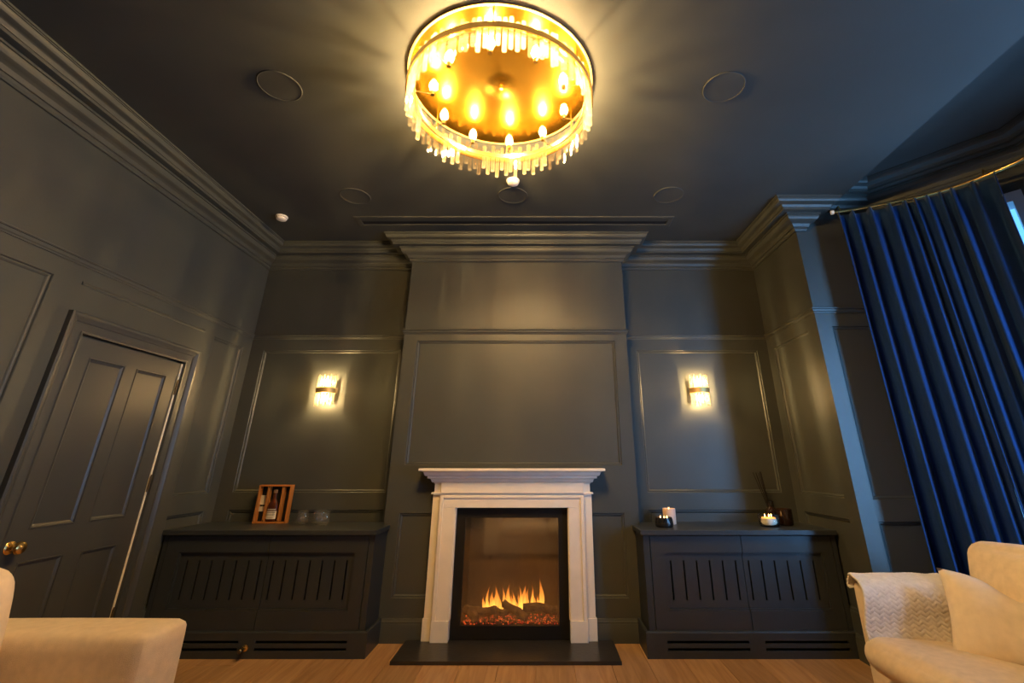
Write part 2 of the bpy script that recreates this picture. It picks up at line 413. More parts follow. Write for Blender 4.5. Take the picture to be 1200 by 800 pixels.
o = MB().sweep([(x, y, HB) for x, y in baypath], CORN2, (0, 0, 1)).build('trim_2', 'wall_paint', smooth=25); struct(o, 'stepped cornice above the bay curtains', 'cornice')
RAIL = [(0, -.042), (.006, -.041), (.008, -.034), (.014, -.028), (.017, -.018), (.017, -.012), (.024, -.010), (.026, -.004), (.024, 0), (0, 0)]
railpath = mainpath[:8]+[(PX, YP)]
o = MB().sweep([(x, y, 2.357) for x, y in railpath], RAIL, (0, 0, 1)).build('trim_3', 'wall_paint', smooth=25); struct(o, 'slim picture rail around the walls', 'rail')
SKIRT = [(0, 0), (.020, 0), (.020, .112), (.016, .122), (.018, .128), (.012, .140), (.010, .148), (0, .150)]
def skirt(name, pts, label):
    o = MB().sweep([(x, y, 0) for x, y in pts], SKIRT, (0, 0, 1)).build(name, 'wall_paint', smooth=25); struct(o, label, 'skirting')
skirt('baseboard_chimney_left', [(-1.177, YC), (MX-.645, YC)], 'skirting between left cabinet and fireplace')
skirt('baseboard_chimney_right', [(MX+.645, YC), (.717, YC)], 'skirting between fireplace and right cabinet')
skirt('baseboard_pier', [(XR, 3.80), (XR, YP), (PX, YP)], 'skirting around the pier by the curtain')
skirt('baseboard_left', [(XL, YR), (XL, ARCH[0])], 'skirting along the left wall before the door')
skirt('baseboard_rear', [(BX-.9, YR), (XL, YR)], 'skirting along the rear wall')

# ---- door
dr = thing('door_1', 'dark four panel door with brass knob in the left wall', 'door', (XL, 0, 0), kind='structure')
FR = [(0, 0), (0, .020), (.010, .022), (.014, .016), (.060, .014), (.064, .020), (.078, .026), (.090, .034), (.104, .036), (.112, .030), (.112, 0)]
a0, a1 = DOOR[0]-.004, DOOR[1]+.004; zt = DOOR[3]+.006
path = [(0, a1, 0), (0, a1, zt), (0, a0, zt), (0, a0, 0)]
t = (Vector(path[1])-Vector(path[0])).normalized()
if t.cross(Vector((1, 0, 0))).y < 0: path = path[::-1]
MB().sweep(path, FR, (1, 0, 0)).build('architrave', 'door_paint', dr, smooth=25)
dp = [(2.800, 3.065, .888, 1.818), (3.155, 3.424, .888, 1.818), (2.803, 3.063, .22, .735), (3.172, 3.424, .22, .733)]
def slab(panels, y0, y1, z0, z1, x):
    mb = MB(); us = sorted({y0, y1, *[c for r in panels for c in r[:2]]}); zs = sorted({z0, z1, *[c for r in panels for c in r[2:]]})
    for a, b in zip(us, us[1:]):
        for p, q in zip(zs, zs[1:]):
            if any(r[0] < (a+b)/2 < r[1] and r[2] < (p+q)/2 < r[3] for r in panels): continue
            mb.add([(x, a, p), (x, b, p), (x, b, q), (x, a, q)], [(0, 1, 2, 3)])
    mb.add([(x, y0, z0), (x, y1, z0), (x, y1, z1), (x, y0, z1), (x-.04, y0, z0), (x-.04, y1, z0), (x-.04, y1, z1), (x-.04, y0, z1)],
           [(0, 4, 5, 1), (1, 5, 6, 2), (2, 6, 7, 3), (3, 7, 4, 0), (4, 7, 6, 5)])
    return mb
dx = -.006
leaf = slab(dp, DOOR[0]+.003, DOOR[1]-.008, .006, DOOR[3]-.004, dx).build('door_leaf', 'door_paint', dr)
DPROF = [(0, 0), (.003, .004), (.008, .004), (.011, -.003), (.018, -.006), (.022, -.009), (.024, -.010)]
for a, b, p, q in dp:
    loop = [(dx, a, p), (dx, b, p), (dx, b, q), (dx, a, q)]
    t = (Vector(loop[1])-Vector(loop[0])).normalized()
    if t.cross(Vector((1, 0, 0))).z < 0: loop = loop[::-1]
    pm = MB().sweep(loop, DPROF, (1, 0, 0), closed=True); e = .024
    pm.add([(dx-.010, a+e, p+e), (dx-.010, b-e, p+e), (dx-.010, b-e, q-e), (dx-.010, a+e, q-e)], [(0, 1, 2, 3)])
    pm.build('door_panel', 'door_paint', leaf, smooth=25)
MB().box(-.03, -.0005, DOOR[1]-.0075, DOOR[1]+.0035, .01, DOOR[3]-.006).build('seal_strip', 'cream_seal', dr)['label'] = 'pale strip in the hinge gap'
MB().box(-.03, -.006, DOOR[0]-.0035, DOOR[0]+.0028, .01, .95).build('seal_strip', 'cream_seal', dr)
for hz in (1.745, 1.085, .30):
    h = MB().lathe([(.007, -.05), (.007, .05)], 12, (.003, DOOR[1]-.003, hz)).lathe([(.0035, .05), (.006, .053), (.0035, .06), (0, .061)], 10, (.003, DOOR[1]-.003, hz))
    h.build('hinge', 'bronze_dark', dr, smooth=True)
kn = MB().lathe([(.0, 0), (.030, .0), (.031, .004), (.026, .008), (.012, .011), (.010, .028), (.012, .034)], 24, (dx, 2.735, .812), 'x')
kn.build('knob_rose', 'brass', leaf, smooth=True)
kb = MB().lathe([(.012, .034), (.024, .038), (.031, .048), (.032, .056), (.027, .066), (.015, .072), (0, .073)], 24, (dx, 2.735, .812), 'x', cap=False)
kb.build('knob', 'brass', leaf, smooth=True)

# ---- windows of the bay
def sash_window(name, label, o, U, NRM, w, z0, z1):
    r = thing(name, label, 'window', kind='structure'); o = Vector(o); U = Vector(U); NRM = Vector(NRM); Z = Vector((0, 0, 1))
    def bar(nm, u0, u1, a, b, n0=-.10, n1=-.04, m='white_frame'):
        MB().add([o+U*u+Z*z+NRM*n for n in (n0, n1) for z in (a, b) for u in (u0, u1)],
                 [(0, 2, 3, 1), (4, 5, 7, 6), (0, 1, 5, 4), (2, 6, 7, 3), (0, 4, 6, 2), (1, 3, 7, 5)]).build(nm, m, r)
    bar('window_frame', 0, .06, z0, z1, -.14, .02); bar('window_frame', w-.06, w, z0, z1, -.14, .02)
    bar('window_frame', .06, w-.06, z1-.07, z1, -.14, .02); bar('window_sill', .06, w-.06, z0, z0+.05, -.14, .05)
    zm = (z0+z1)/2
    bar('meeting_rail', .06, w-.06, zm-.025, zm+.025)
    bar('glazing_bar', w/2-.012, w/2+.012, z0+.05, zm-.025); bar('glazing_bar', w/2-.012, w/2+.012, zm+.025, z1-.07)
    for u0, u1 in ((.06, w/2-.012), (w/2+.012, w-.06)):
        for a, b in ((z0+.05, zm-.025), (zm+.025, z1-.07)):
            bar('pane', u0, u1, a, b, -.073, -.067, 'window_glass')
sash_window('window_1', 'tall sash window in the bay front letting in dusk light', (BX, .38, 0), (0, 1, 0), (-1, 0, 0), 2.12, .45, 2.72)
sash_window('window_3', 'narrow sash window in the near angled side of the bay', Vector((BX, BY1, 0))+AD2*.08, AD2, AN2, .22, .45, 2.72)
sash_window('window_2', 'sash window hidden behind the blue curtains', Vector((PX, YP, 0))+AD*.12, AD, AN, AL-.22, .45, 3.02)

# ------------------------------------------------------------------ cabinets
def slotted(mb, x0, x1, z0, z1, y0, y1, slots):
    """box x0..x1 z0..z1 with horizontal slots (xa,xb,za,zb) cut right through"""
    us = sorted({x0, x1, *[c for r in slots for c in r[:2]]}); zs = sorted({z0, z1, *[c for r in slots for c in r[2:]]})
    ins = lambda a, b, p, q: any(r[0] < (a+b)/2 < r[1] and r[2] < (p+q)/2 < r[3] for r in slots)
    for a, b in zip(us, us[1:]):
        for p, q in zip(zs, zs[1:]):
            if not ins(a, b, p, q): mb.add([(a, y0, p), (b, y0, p), (b, y0, q), (a, y0, q)], [(0, 1, 2, 3)])
    for a, b, p, q in slots:
        mb.add([(x, y, z) for y in (y0, y1) for x, z in ((a, p), (b, p), (b, q), (a, q))], [(0, 1, 5, 4), (1, 2, 6, 5), (2, 3, 7, 6), (3, 0, 4, 7)])
    mb.add([(x, y, z) for y in (y0, y1) for x, z in ((x0, z0), (x1, z0), (x1, z1), (x0, z1))], [(0, 1, 5, 4), (1, 2, 6, 5), (2, 3, 7, 6), (3, 0, 4, 7)])
    return mb
def cabinet(label, side, xin, xbox, xwall, dl, dm, drr, ia, ib, slots, vents, tin):
    # xin: plinth inner x, xbox: carcass inner x, xwall: room wall, dl<dm<drr door edges, ia..ib inset panel
    c = thing('radiator_cabinet', label, 'cabinet', (0, 0, 0))
    lo, hi = sorted((xbox, xwall)); yf = 3.832
    b = MB(); pt = .02
    # carcass: sides, face frame, floor; hollow behind the slots
    ends = [(lo, lo+pt), (hi-pt, hi)]
    inner = CX0 if side == 'L' else CX1
    for a, q in ends: b.box(a, q, yf, YC if (side == 'L' and a > -1.4) or (side == 'R' and q < .85) else YA-.002, .14, .732)
    b.box(lo+pt, hi-pt, YC-.04, YC-.02, .14, .732)
    sl, sr = min(dl, drr), max(dl, drr)
    if sl-lo > .021: b.box(lo+pt, sl-.002, yf, yf+.02, .14, .732)
    if hi-sr > .021: b.box(sr+.002, hi-pt, yf, yf+.02, .14, .732)
    b.build('carcass', 'joinery_paint', c)
    MB().box(lo+pt, hi-pt, YC-.10, YC-.08, .15, .72).build('shade_board', 'shade_black', c)  # black board put in for the shade inside the cabinet
    # top board wraps into the alcove
    tl, th = sorted((tin, xwall)); z0, z1 = .735, .767; y0 = 3.795
    if side == 'L': poly = [(tl, y0), (th, y0), (th, YC-.001), (CX0-.001, YC-.001), (CX0-.001, YA-.001), (tl, YA-.001)]
    else: poly = [(tl, y0), (th, y0), (th, YA-.001), (CX1+.001, YA-.001), (CX1+.001, YC-.001), (tl, YC-.001)]
    n = len(poly)
    MB().add([(x, y, z) for z in (z0, z1) for x, y in poly], [tuple(range(n-1, -1, -1)), tuple(range(n, 2*n))]+[(k, (k+1) % n, n+(k+1) % n, n+k) for k in range(n)]).build('top_board', 'joinery_paint', c, bevel=.003)
    # doors
    for a, q, first in ((dl, dm, True), (dm, drr, False)):
        g = .0022; x0, x1 = a+g, q-g; zb, zt = .152, .727
        pa, pb = max(x0, ia), min(x1, ib); pz0, pz1 = .268, .621
        d = MB()
        d.box(x0, x1, yf-.002, yf+.02, pz1, zt); d.box(x0, x1, yf-.002, yf+.02, zb, pz0)
        if pa > x0+.001: d.box(x0, pa, yf-.002, yf+.02, pz0, pz1)
        if pb < x1-.001: d.box(pb, x1, yf-.002, yf+.02, pz0, pz1)
        door = d.build('door', 'joinery_paint', c)
        # bead along the inset edge
        bd = MB(); yy = yf-.002
        bd.box(pa, pb, yy+.007, yy+.022, pz1-.010, pz1); bd.box(pa, pb, yy+.007, yy+.022, pz0, pz0+.010)
        if first: bd.box(pa, pa+.010, yy+.007, yy+.022, pz0+.010, pz1-.010)
        else: bd.box(pb-.010, pb, yy+.007, yy+.022, pz0+.010, pz1-.010)
        bd.build('bead', 'joinery_paint', door)
        ss = [s for s in slots if pa < s < pb]; y1, y2 = yf+.017, yf+.026; sw = .0058
        rails = MB().box(pa, pb, y1, y2, .568, pz1-.001).box(pa, pb, y1, y2, pz0+.001, .325)
        rails.build('inset_panel', 'joinery_paint', door)
        edges = [pa]+[e for s in ss for e in (s-sw, s+sw)]+[pb]
        for k in range(0, len(edges), 2):
            MB().box(edges[k], edges[k+1], y1, y2, .325, .568).build('slat', 'joinery_paint', door)
    # plinth with ventilation slots
    pl, ph = sorted((xin, xwall))
    p = MB(); slotted(p, pl, ph, 0, .140, 3.815, 3.832, vents)
    if side == 'L': p.box(ph-.017, ph, 3.832, YC-.001, 0, .140)
    else: p.box(pl, pl+.017, 3.832, YC-.001, 0, .140)
    p.build('plinth', 'joinery_paint', c)
    cap = MB()
    if side == 'L': cap.sweep([(pl, 3.832, .140), (ph-.017, 3.832, .140), (ph-.017, YC, .140)], [(0, 0), (.017, 0), (.017, .004), (.012, .012), (0, .014)], (0, 0, 1))
    else: cap.sweep([(pl+.017, YC, .140), (pl+.017, 3.832, .140), (ph, 3.832, .140)], [(0, 0), (.017, 0), (.017, .004), (.012, .012), (0, .014)], (0, 0, 1))
    cap.build('plinth_cap', 'joinery_paint', c)
    MB().box(pl+.03, ph-.03, 3.86, 3.87, .01, .13).build('shade_board', 'shade_black', c)  # black backing, painted shade behind the plinth slots
    return c
SL = [-2.543+k*(2.543-1.393)/13 for k in range(14)]
SRr = [.935+k*(1.961-.935)/11 for k in range(12)]
cabinet('dark radiator cabinet with slotted doors under the whiskey box', 'L', -1.1775, -1.205, XL, -2.705, -1.965, -1.247, -2.607, -1.337, SL,
        [(-2.56, -2.045, .085, .101), (-2.56, -2.045, .044, .060), (-1.93, -1.31, .085, .101), (-1.93, -1.31, .044, .060)], -1.188)
cabinet('dark radiator cabinet with slotted doors under the lit candles', 'R', .7173, .745, XR, .792, 1.455, 2.108, .888, 2.032, SRr,
        [(.857, 1.412, .085, .101), (.857, 1.412, .044, .060), (1.519, 2.085, .085, .101), (1.519, 2.085, .044, .060)], .722)

# door stop on the left plinth
ds = thing('door_stop', 'small brass door stop projecting from the left cabinet plinth', 'door stop', (-1.99, 3.815, .062))
MB().lathe([(.020, 0), (.020, -.006), (.011, -.010), (.010, -.050)], 20, (0, 0, 0), 'y').build('stem', 'brass', ds, smooth=True)
MB().lathe([(.0135, -.048), (.0150, -.055), (.0150, -.068), (.010, -.074), (0, -.075)], 20, (0, 0, 0), 'y', cap=False).build('buffer', 'bronze_dark', ds, smooth=True)

# ------------------------------------------------------------------ fireplace
h = MB().box(MX-.7535, MX+.7535, 3.71, YC-.001, 0, .022).build('hearth', 'slate', bevel=.002); tag(h, 'black slate hearth slab in front of the fireplace', 'hearth')
fs = thing('fire_surround', 'pale limestone fireplace surround with moulded mantel shelf', 'fireplace', (MX, 0, .022))
zz = -.022
for s in (-1, 1):
    def bx(name, xa, xb, y0, z0, z1, bevel=.002):
        a, b = sorted((s*xa, s*xb)); return MB().box(a, b, y0, YC-.001, z0+zz, z1+zz).build(name, 'stone', fs, bevel=bevel)
    bx('outer_pilaster', .567, .632, 4.076, .160, 1.004)
    bx('outer_foot', .567, .640, 4.068, .022, .160)
    bx('leg', .445, .567, 4.046, .153, .894)
    bx('foot_block', .442, .570, 4.035, .022, .153)
    # raised bead up the outside and the reveal on the inside
    bx('leg_bead', .540, .567, 4.036, .153, .985)
    bx('leg_reveal', .437, .452, 4.060, .153, .894)
MB().box(-.567, .567, 4.046, YC-.001, .894+zz, .985+zz).build('lintel', 'stone', fs, bevel=.002)
MB().box(-.54, .54, 4.036, 4.060, .962+zz, .985+zz).build('lintel_bead', 'stone', fs, bevel=.004)
MB().box(-.62, .62, 4.060, YC-.001, .985+zz, 1.075+zz).build('frieze', 'stone', fs)
MB().box(-.567, .567, 4.042, 4.062, .998+zz, 1.075+zz).build('frieze_panel', 'stone', fs, bevel=.003)
for s in (-1, 1):
    a, b = sorted((s*.560, s*.645)); MB().box(a, b, 4.056, YC-.001, .990+zz, 1.004+zz).build('capital', 'stone', fs, bevel=.004)
MP = [(-.03, 1.068), (.004, 1.068), (.008, 1.076)] + cyma(.008, 1.076, .046, 1.106, -.12) + [(.046, 1.106), (.054, 1.108), (.054, 1.124)] + \
     cyma(.056, 1.125, .100, 1.158, -.12) + [(.102, 1.160), (.108, 1.161), (.115, 1.164), (.115, 1.178), (.112, 1.181), (-.03, 1.181)]
MB().sweep([(-.62, YC-.001, zz), (-.62, 4.060, zz), (.62, 4.060, zz), (.62, YC-.001, zz)], MP, (0, 0, 1)).build('mantel_cornice', 'stone', fs, smooth=25)
MB().box(-.60, .60, 4.02, YC-.001, 1.15+zz, 1.1805+zz).build('mantel_shelf', 'stone', fs)

ef = thing('electric_fire', 'black framed glass fronted electric fire with glowing flames', 'fire', (MX, 0, .022))
fo, fi = .437, .365; z0, z1, i0, i1 = .024, .882, .108, .818
yF = 4.098
fr = MB()
fr.box(-fo, fo, yF, YC+.02, i1+zz, z1+zz).box(-fo, fo, yF, YC+.02, z0+zz, i0+zz).box(-fo, -fi, yF, YC+.02, i0+zz, i1+zz).box(fi, fo, yF, YC+.02, i0+zz, i1+zz)
fr.build('frame', 'black_metal', ef)
MB().box(-fi, fi, yF+.012, yF+.017, i0+zz, i1+zz).build('glass_pane', 'fire_glass', ef)
fb = MB(); Y2 = YC+.30
for (a, b, c_, d, e, f) in ((-fi-.01, -fi, YC+.02, Y2, i0, i1), (fi, fi+.01, YC+.02, Y2, i0, i1), (-fi, fi, YC+.02, Y2, i1, i1+.01), (-fi, fi, YC+.02, Y2, i0-.01, i0)):
    fb.box(a, b, c_, d, e+zz, f+zz)
fb.build('firebox', 'black_metal', ef)
MB().box(-fi, fi, Y2-.01, Y2, i0+zz, i1+zz).build('firebox_back', 'fire_lining', ef)
fd = bpy.data.lights.new('log_fill', 'AREA'); fd.shape = 'RECTANGLE'; fd.size = .6; fd.size_y = .05; fd.energy = 1.6; fd.color = (1.0, .62, .30)
fdo = bpy.data.objects.new('log_fill', fd); COL.objects.link(fdo); fdo.location = (MX, YC+.10, i1-.01)   # added light under the firebox top, brightens the logs
# ember bed: many small nuggets nobody could count
rnd = random.Random(3); em = MB()
for k in range(700):
    x = rnd.uniform(-fi+.012, fi-.012); y = rnd.uniform(YC+.005, YC+.17); r = rnd.uniform(.003, .0075)
    z = i0+zz+r*.6+max(0, (y-YC-.03))*.16
    vs = [(x+r*q[0]*rnd.uniform(.7, 1.3), y+r*q[1]*rnd.uniform(.7, 1.3), z+r*q[2]*rnd.uniform(.6, 1.1)) for q in ((1, 0, 0), (-1, 0, 0), (0, 1, 0), (0, -1, 0), (0, 0, 1), (0, 0, -1))]
    em.add(vs, [(0, 2, 4), (2, 1, 4), (1, 3, 4), (3, 0, 4), (2, 0, 5), (1, 2, 5), (3, 1, 5), (0, 3, 5)])
e = em.build('ember_bed', 'ember', ef); e['kind'] = 'stuff'; e['label'] = 'glowing red ember bed'
def log(p0, p1, r, seed):
    p0, p1 = Vector(p0), Vector(p1); m = MB(); n, L = 12, 10; ax = (p1-p0).normalized(); a = ax.cross(Vector((0, 0, 1))).normalized(); b = ax.cross(a); vs = []
    for i in range(L+1):
        t = i/L; c_ = p0.lerp(p1, t)+a*.008*math.sin(t*5+seed)+b*.006*math.sin(t*7+seed*2)
        for k in range(n):
            an = 2*PI*k/n; rr = r*(1+.22*noise.noise(Vector((math.cos(an)*2+seed*3, math.sin(an)*2, t*5)))+.08*math.sin(an*5+seed))*(1-.15*abs(t-.5))
            vs.append(c_+rr*(a*math.cos(an)+b*math.sin(an)))
    m.add(vs, [(i*n+k, i*n+(k+1) % n, (i+1)*n+(k+1) % n, (i+1)*n+k) for i in range(L) for k in range(n)]+[tuple(range(n)), tuple(L*n+k for k in range(n))])
    m.build('log', 'bark', ef, smooth=50)
ZB = i0+zz
log((-.345, YC+.10, ZB+.085), (-.255, YC+.02, ZB+.030), .034, 1)
log((-.320, YC+.13, ZB+.050), (-.110, YC+.10, ZB+.062), .030, 2)
log((-.060, YC+.15, ZB+.098), (.125, YC+.03, ZB+.036), .028, 3)
log((.090, YC+.12, ZB+.080), (.355, YC+.13, ZB+.066), .031, 4)
log((-.150, YC+.16, ZB+.045), (-.02, YC+.12, ZB+.050), .024, 5)
rnd = random.Random(11)
fl_x = [(-.22, .05), (-.185, .07), (-.15, .12), (-.125, .16), (-.09, .11), (-.065, .15), (-.035, .09), (.0, .07), (.035, .08), (.062, .12), (.095, .17), (.12, .15), (.155, .17), (.175, .12), (.21, .10), (.23, .06)]
fl_x += [(rnd.uniform(-.23, .24), (.05+.17*rnd.random()**2)) for _ in range(16)]
for k, (fx, fh) in enumerate(fl_x):
    m = MB(); n, L = 10, 12; vs = []; w = rnd.uniform(.012, .024); sd = rnd.uniform(0, 9)
    for i in range(L+1):
        t = i/L; rr = w*(math.sin(PI*min(1, t*.9+.22))**1.1)*(1-t)**.55+.0006
        ox = .016*math.sin(t*4+sd)*t; yy = YC+.175
        for q in range(n):
            an = 2*PI*q/n; vs.append((fx+ox+rr*math.cos(an), yy+.45*rr*math.sin(an)+.02*math.sin(sd*3), ZB+.05+fh*1.15*t))
    m.add(vs, [(i*n+q, i*n+(q+1) % n, (i+1)*n+(q+1) % n, (i+1)*n+q) for i in range(L) for q in range(n)])
    m.build('flame', 'flame', ef, smooth=180)

# ------------------------------------------------------------------ chandelier
CHX, CHY = MX, 2.082
ch = thing('chandelier', 'round brass and crystal rod chandelier glowing on the dark ceiling', 'chandelier', (CHX, CHY, H))
zp = lambda z: z-H
MB().lathe([(0, zp(3.232)), (.02, zp(3.232)), (.035, zp(3.236)), (.06, zp(3.235)), (.065, zp(3.237)), (.12, zp(3.237)), (.30, zp(3.238)), (.512, zp(3.238))], 96, cap=False).build('reflector_plate', 'brass_plate', ch, smooth=40)
MB().lathe([(.510, zp(3.236)), (.522, zp(3.236)), (.522, zp(H-.0005)), (.510, zp(H-.0005)), (.510, zp(3.236))], 96, cap=False).build('plate_rim', 'brass_satin', ch, smooth=40)
RR = .516
MB().lathe([(RR-.004, zp(3.090)), (RR+.004, zp(3.090)), (RR+.004, zp(3.126)), (RR-.004, zp(3.126)), (RR-.004, zp(3.090))], 96, cap=False).build('outer_band', 'brass', ch, smooth=40)
MB().lathe([(RR-.046, zp(3.094)), (RR-.040, zp(3.094)), (RR-.040, zp(3.122)), (RR-.046, zp(3.122)), (RR-.046, zp(3.094))], 96, cap=False).build('inner_band', 'brass', ch, smooth=40)
for k in range(6):
    a = 2*PI*(k+.5)/6
    MB().tube([((RR-.035)*math.cos(a), (RR-.035)*math.sin(a), zp(3.10)), ((RR-.035)*math.cos(a), (RR-.035)*math.sin(a), zp(3.238))], .004).build('hanger_rod', 'brass', ch, smooth=True)
MB().lathe([(0, zp(3.208)), (.010, zp(3.209)), (.013, zp(3.215)), (.008, zp(3.227))], 20, cap=False).build('finial', 'brass', ch, smooth=True)
def prism(w, d, z0, z1):
    b = .25*w
    pts = [(-w/2+b, -d/2), (w/2-b, -d/2), (w/2, -d/2+b), (w/2, d/2-b), (w/2-b, d/2), (-w/2+b, d/2), (-w/2, d/2-b), (-w/2, -d/2+b)]
    n = 8; return MB().add([(x, y, z) for z in (z0, z1) for x, y in pts], [tuple(range(n-1, -1, -1)), tuple(range(n, 2*n))]+[(k, (k+1) % n, n+(k+1) % n, n+k) for k in range(n)])
protos = []
for mt in ('crystal', 'crystal_dim'):
    for k, (lo, hi) in enumerate(((2.965, 3.168), (2.998, 3.190), (2.980, 3.150), (3.015, 3.180))):
        protos.append(prism(.023, .019, zp(lo), zp(hi)).build('crystal_rod', mt, ch))
fresh = set(range(8)); rc = random.Random(21); runs = []
while len(runs) < 104: runs += [rc.random() < .5]*rc.choice((2, 3, 3, 4, 5))
NC = 104
for k in range(NC):
    a = 2*PI*k/NC; pi_ = (k % 4)+(4 if runs[k] else 0); src = protos[pi_]
    if pi_ in fresh: o = src; fresh.discard(pi_)
    else: o = src.copy(); COL.objects.link(o)
    r = RR-.015-(.010 if k % 2 else 0)
    o.location = (r*math.cos(a), r*math.sin(a), 0); o.rotation_euler = (0, 0, a+PI/2)
BULB = [(0, -.036), (.010, -.036), (.018, -.026), (.0235, -.008), (.022, .008), (.016, .028), (.008, .044), (0, .052)]
SOCK = [(0, -.064), (.012, -.064), (.012, -.038), (.009, -.036), (0, -.036)]
FIL = [(0, -.020), (.0045, -.018), (.0055, 0), (.0045, .018), (0, .020)]
bp = None
for k in range(10):
    a = math.radians(86.5+36*k); r = .375; L = (r*math.cos(a), r*math.sin(a), zp(3.152))
    if bp is None:
        bp = [MB().lathe(BULB, 14, cap=False).build('bulb', 'bulb_envelope', ch, smooth=True), MB().lathe(SOCK, 12, cap=False).build('bulb_socket', 'brass', ch, smooth=True)]
        fp = MB().lathe(FIL, 8, cap=False).build('filament', 'bulb_glow', bp[0], smooth=True); parts = bp
    else:
        parts = [q.copy() for q in bp]
        for q in parts: COL.objects.link(q)
        f_ = fp.copy(); COL.objects.link(f_); f_.parent = parts[0]
    for q in parts: q.location = L
    MB().tube([(L[0], L[1], L[2]-.060), ((RR-.044)*math.cos(a), (RR-.044)*math.sin(a), zp(3.095))], .0035, 6).build('bulb_arm', 'brass', ch, smooth=True)

# ------------------------------------------------------------------ wall sconces
def sconce(x, label):
    s = thing('wall_sconce', label, 'sconce', (x, YA, 1.832), group='crystal wall sconces')
    MB().box(-.048, .048, -.014, -.0185+.0, -.09, .09).build('back_plate', 'brass', s, bevel=.002)
    R = .088; pts = [(R*math.cos(PI+PI*k/20), R*.95*math.sin(PI+PI*k/20)-.012, -.020) for k in range(21)]
    MB().sweep([(x_, y_, -.019) for x_, y_, _ in pts], [(0, -.002), (-.006, -.002), (-.006, .043), (0, .043), (0, -.002)], (0, 0, 1)).build('band', 'brass_satin', s, smooth=40)
    n = 9
    for k in range(n):
        a = PI+PI*(k+.5)/n; r = .078
        top = .142 - (.018 if k % 2 else 0); bot = -.140 + (.020 if (k+1) % 2 else 0)
        o = prism(.0155, .0155, bot, top).build('crystal_rod', 'sconce_crystal', s)
        o.location = (r*math.cos(a), r*.95*math.sin(a)-.012, 0); o.rotation_euler = (0, 0, a+PI/2)
    for sg in (1, -1):
        b = MB().lathe([(r, sg*z) for r, z in ((0, -.030), (.010, -.030), (.016, -.016), (.019, 0), (.016, .016), (.008, .030), (0, .036))], 14, (0, -.045, sg*.068), cap=False).build('bulb', 'bulb_envelope', s, smooth=True)
        MB().lathe([(r_*.6, z_) for r_, z_ in FIL], 8, (0, -.045, sg*.068), cap=False).build('filament', 'sconce_bulb_glow', b, smooth=True)
        MB().lathe([(.011, sg*.010), (.011, sg*.040)], 14, (0, -.045, 0)).build('bulb_socket', 'brass', s, smooth=True)
    MB().tube([(0, -.045, 0), (0, -.015, 0)], .008).build('arm', 'brass', s, smooth=True)
sconce(-1.955, 'crystal and brass wall sconce glowing above the whiskey box')
sconce(1.445, 'crystal and brass wall sconce glowing above the lit candles')

# ------------------------------------------------------------------ ceiling fittings
def speaker(x, y, label):
    s = thing('ceiling_speaker', label, 'speaker', (x, y, H), group='flush ceiling speakers')
    MB().lathe([(.119, 0), (.119, -.003), (.115, -.005), (.112, -.003), (.112, 0)], 56, cap=False).build('trim_ring', 'ceiling_paint', s, smooth=40)
    MB().lathe([(0, -.0025), (.112, -.0025)], 56, cap=False).build('grille', 'ceiling_paint', s)
speaker(-1.507, 2.087, 'round dark ceiling speaker left of the chandelier')
speaker(1.062, 2.097, 'round dark ceiling speaker right of the chandelier')
speaker(-1.512, 3.275, 'round dark ceiling speaker near the left alcove cornice')
speaker(1.038, 3.258, 'round dark ceiling speaker near the right alcove cornice')
speaker(-.226, 3.262, 'round dark ceiling speaker between chandelier and ceiling vent')
def detector(x, y, label):
    s = thing('smoke_detector', label, 'smoke detector', (x, y, H))
    MB().lathe([(.050, 0), (.050, -.010), (.046, -.014)], 32, cap=False).build('base', 'white_plastic', s, smooth=35)
    MB().lathe([(.044, -.010), (.044, -.020), (.040, -.030), (.030, -.036), (0, -.037)], 32, cap=False).build('cover', 'white_plastic', s, smooth=35)
    for k in range(16):
        a = 2*PI*k/16; o = MB().box(-.0012, .0012, -.004, .004, -.019, -.013).build('slot_shade', 'shade_black', s); o.location = (.0435*math.cos(a), .0435*math.sin(a), 0); o.rotation_euler = (0, 0, a)  # solid black blocks paint the shade of openings in the cover
detector(-2.285, 3.61, 'small white smoke detector by the left ceiling corner')
detector(-.213, 3.05, 'small white smoke detector just past the chandelier')
v = thing('ceiling_vent', 'long slot vent in the ceiling before the chimney breast', 'vent', (0, 0, H))
vx0, vx1, vy0, vy1 = -1.655, 1.180, 3.605, 3.790
loop = [(vx0, vy0, 0), (vx1, vy0, 0), (vx1, vy1, 0), (vx0, vy1, 0)]
if Vector((1, 0, 0)).cross(Vector((0, 0, -1))).y < 0: loop = loop[::-1]
MB().sweep(loop, [(0, 0), (0, .004), (.006, .008), (.040, .010), (.046, .008), (.046, 0)], (0, 0, -1), closed=True).build('frame', 'ceiling_paint', v, smooth=25)
MB().box(vx0+.046, vx1-.046, vy0+.046, vy0+.085, -.004, -.0005).build('deflector', 'ceiling_paint', v)
MB().box(vx0+.046, vx1-.046, vy0+.088, vy1-.046, -.002, -.0005).build('slot', 'shade_black', v)  # no opening here: black strip paints the shade inside the vent

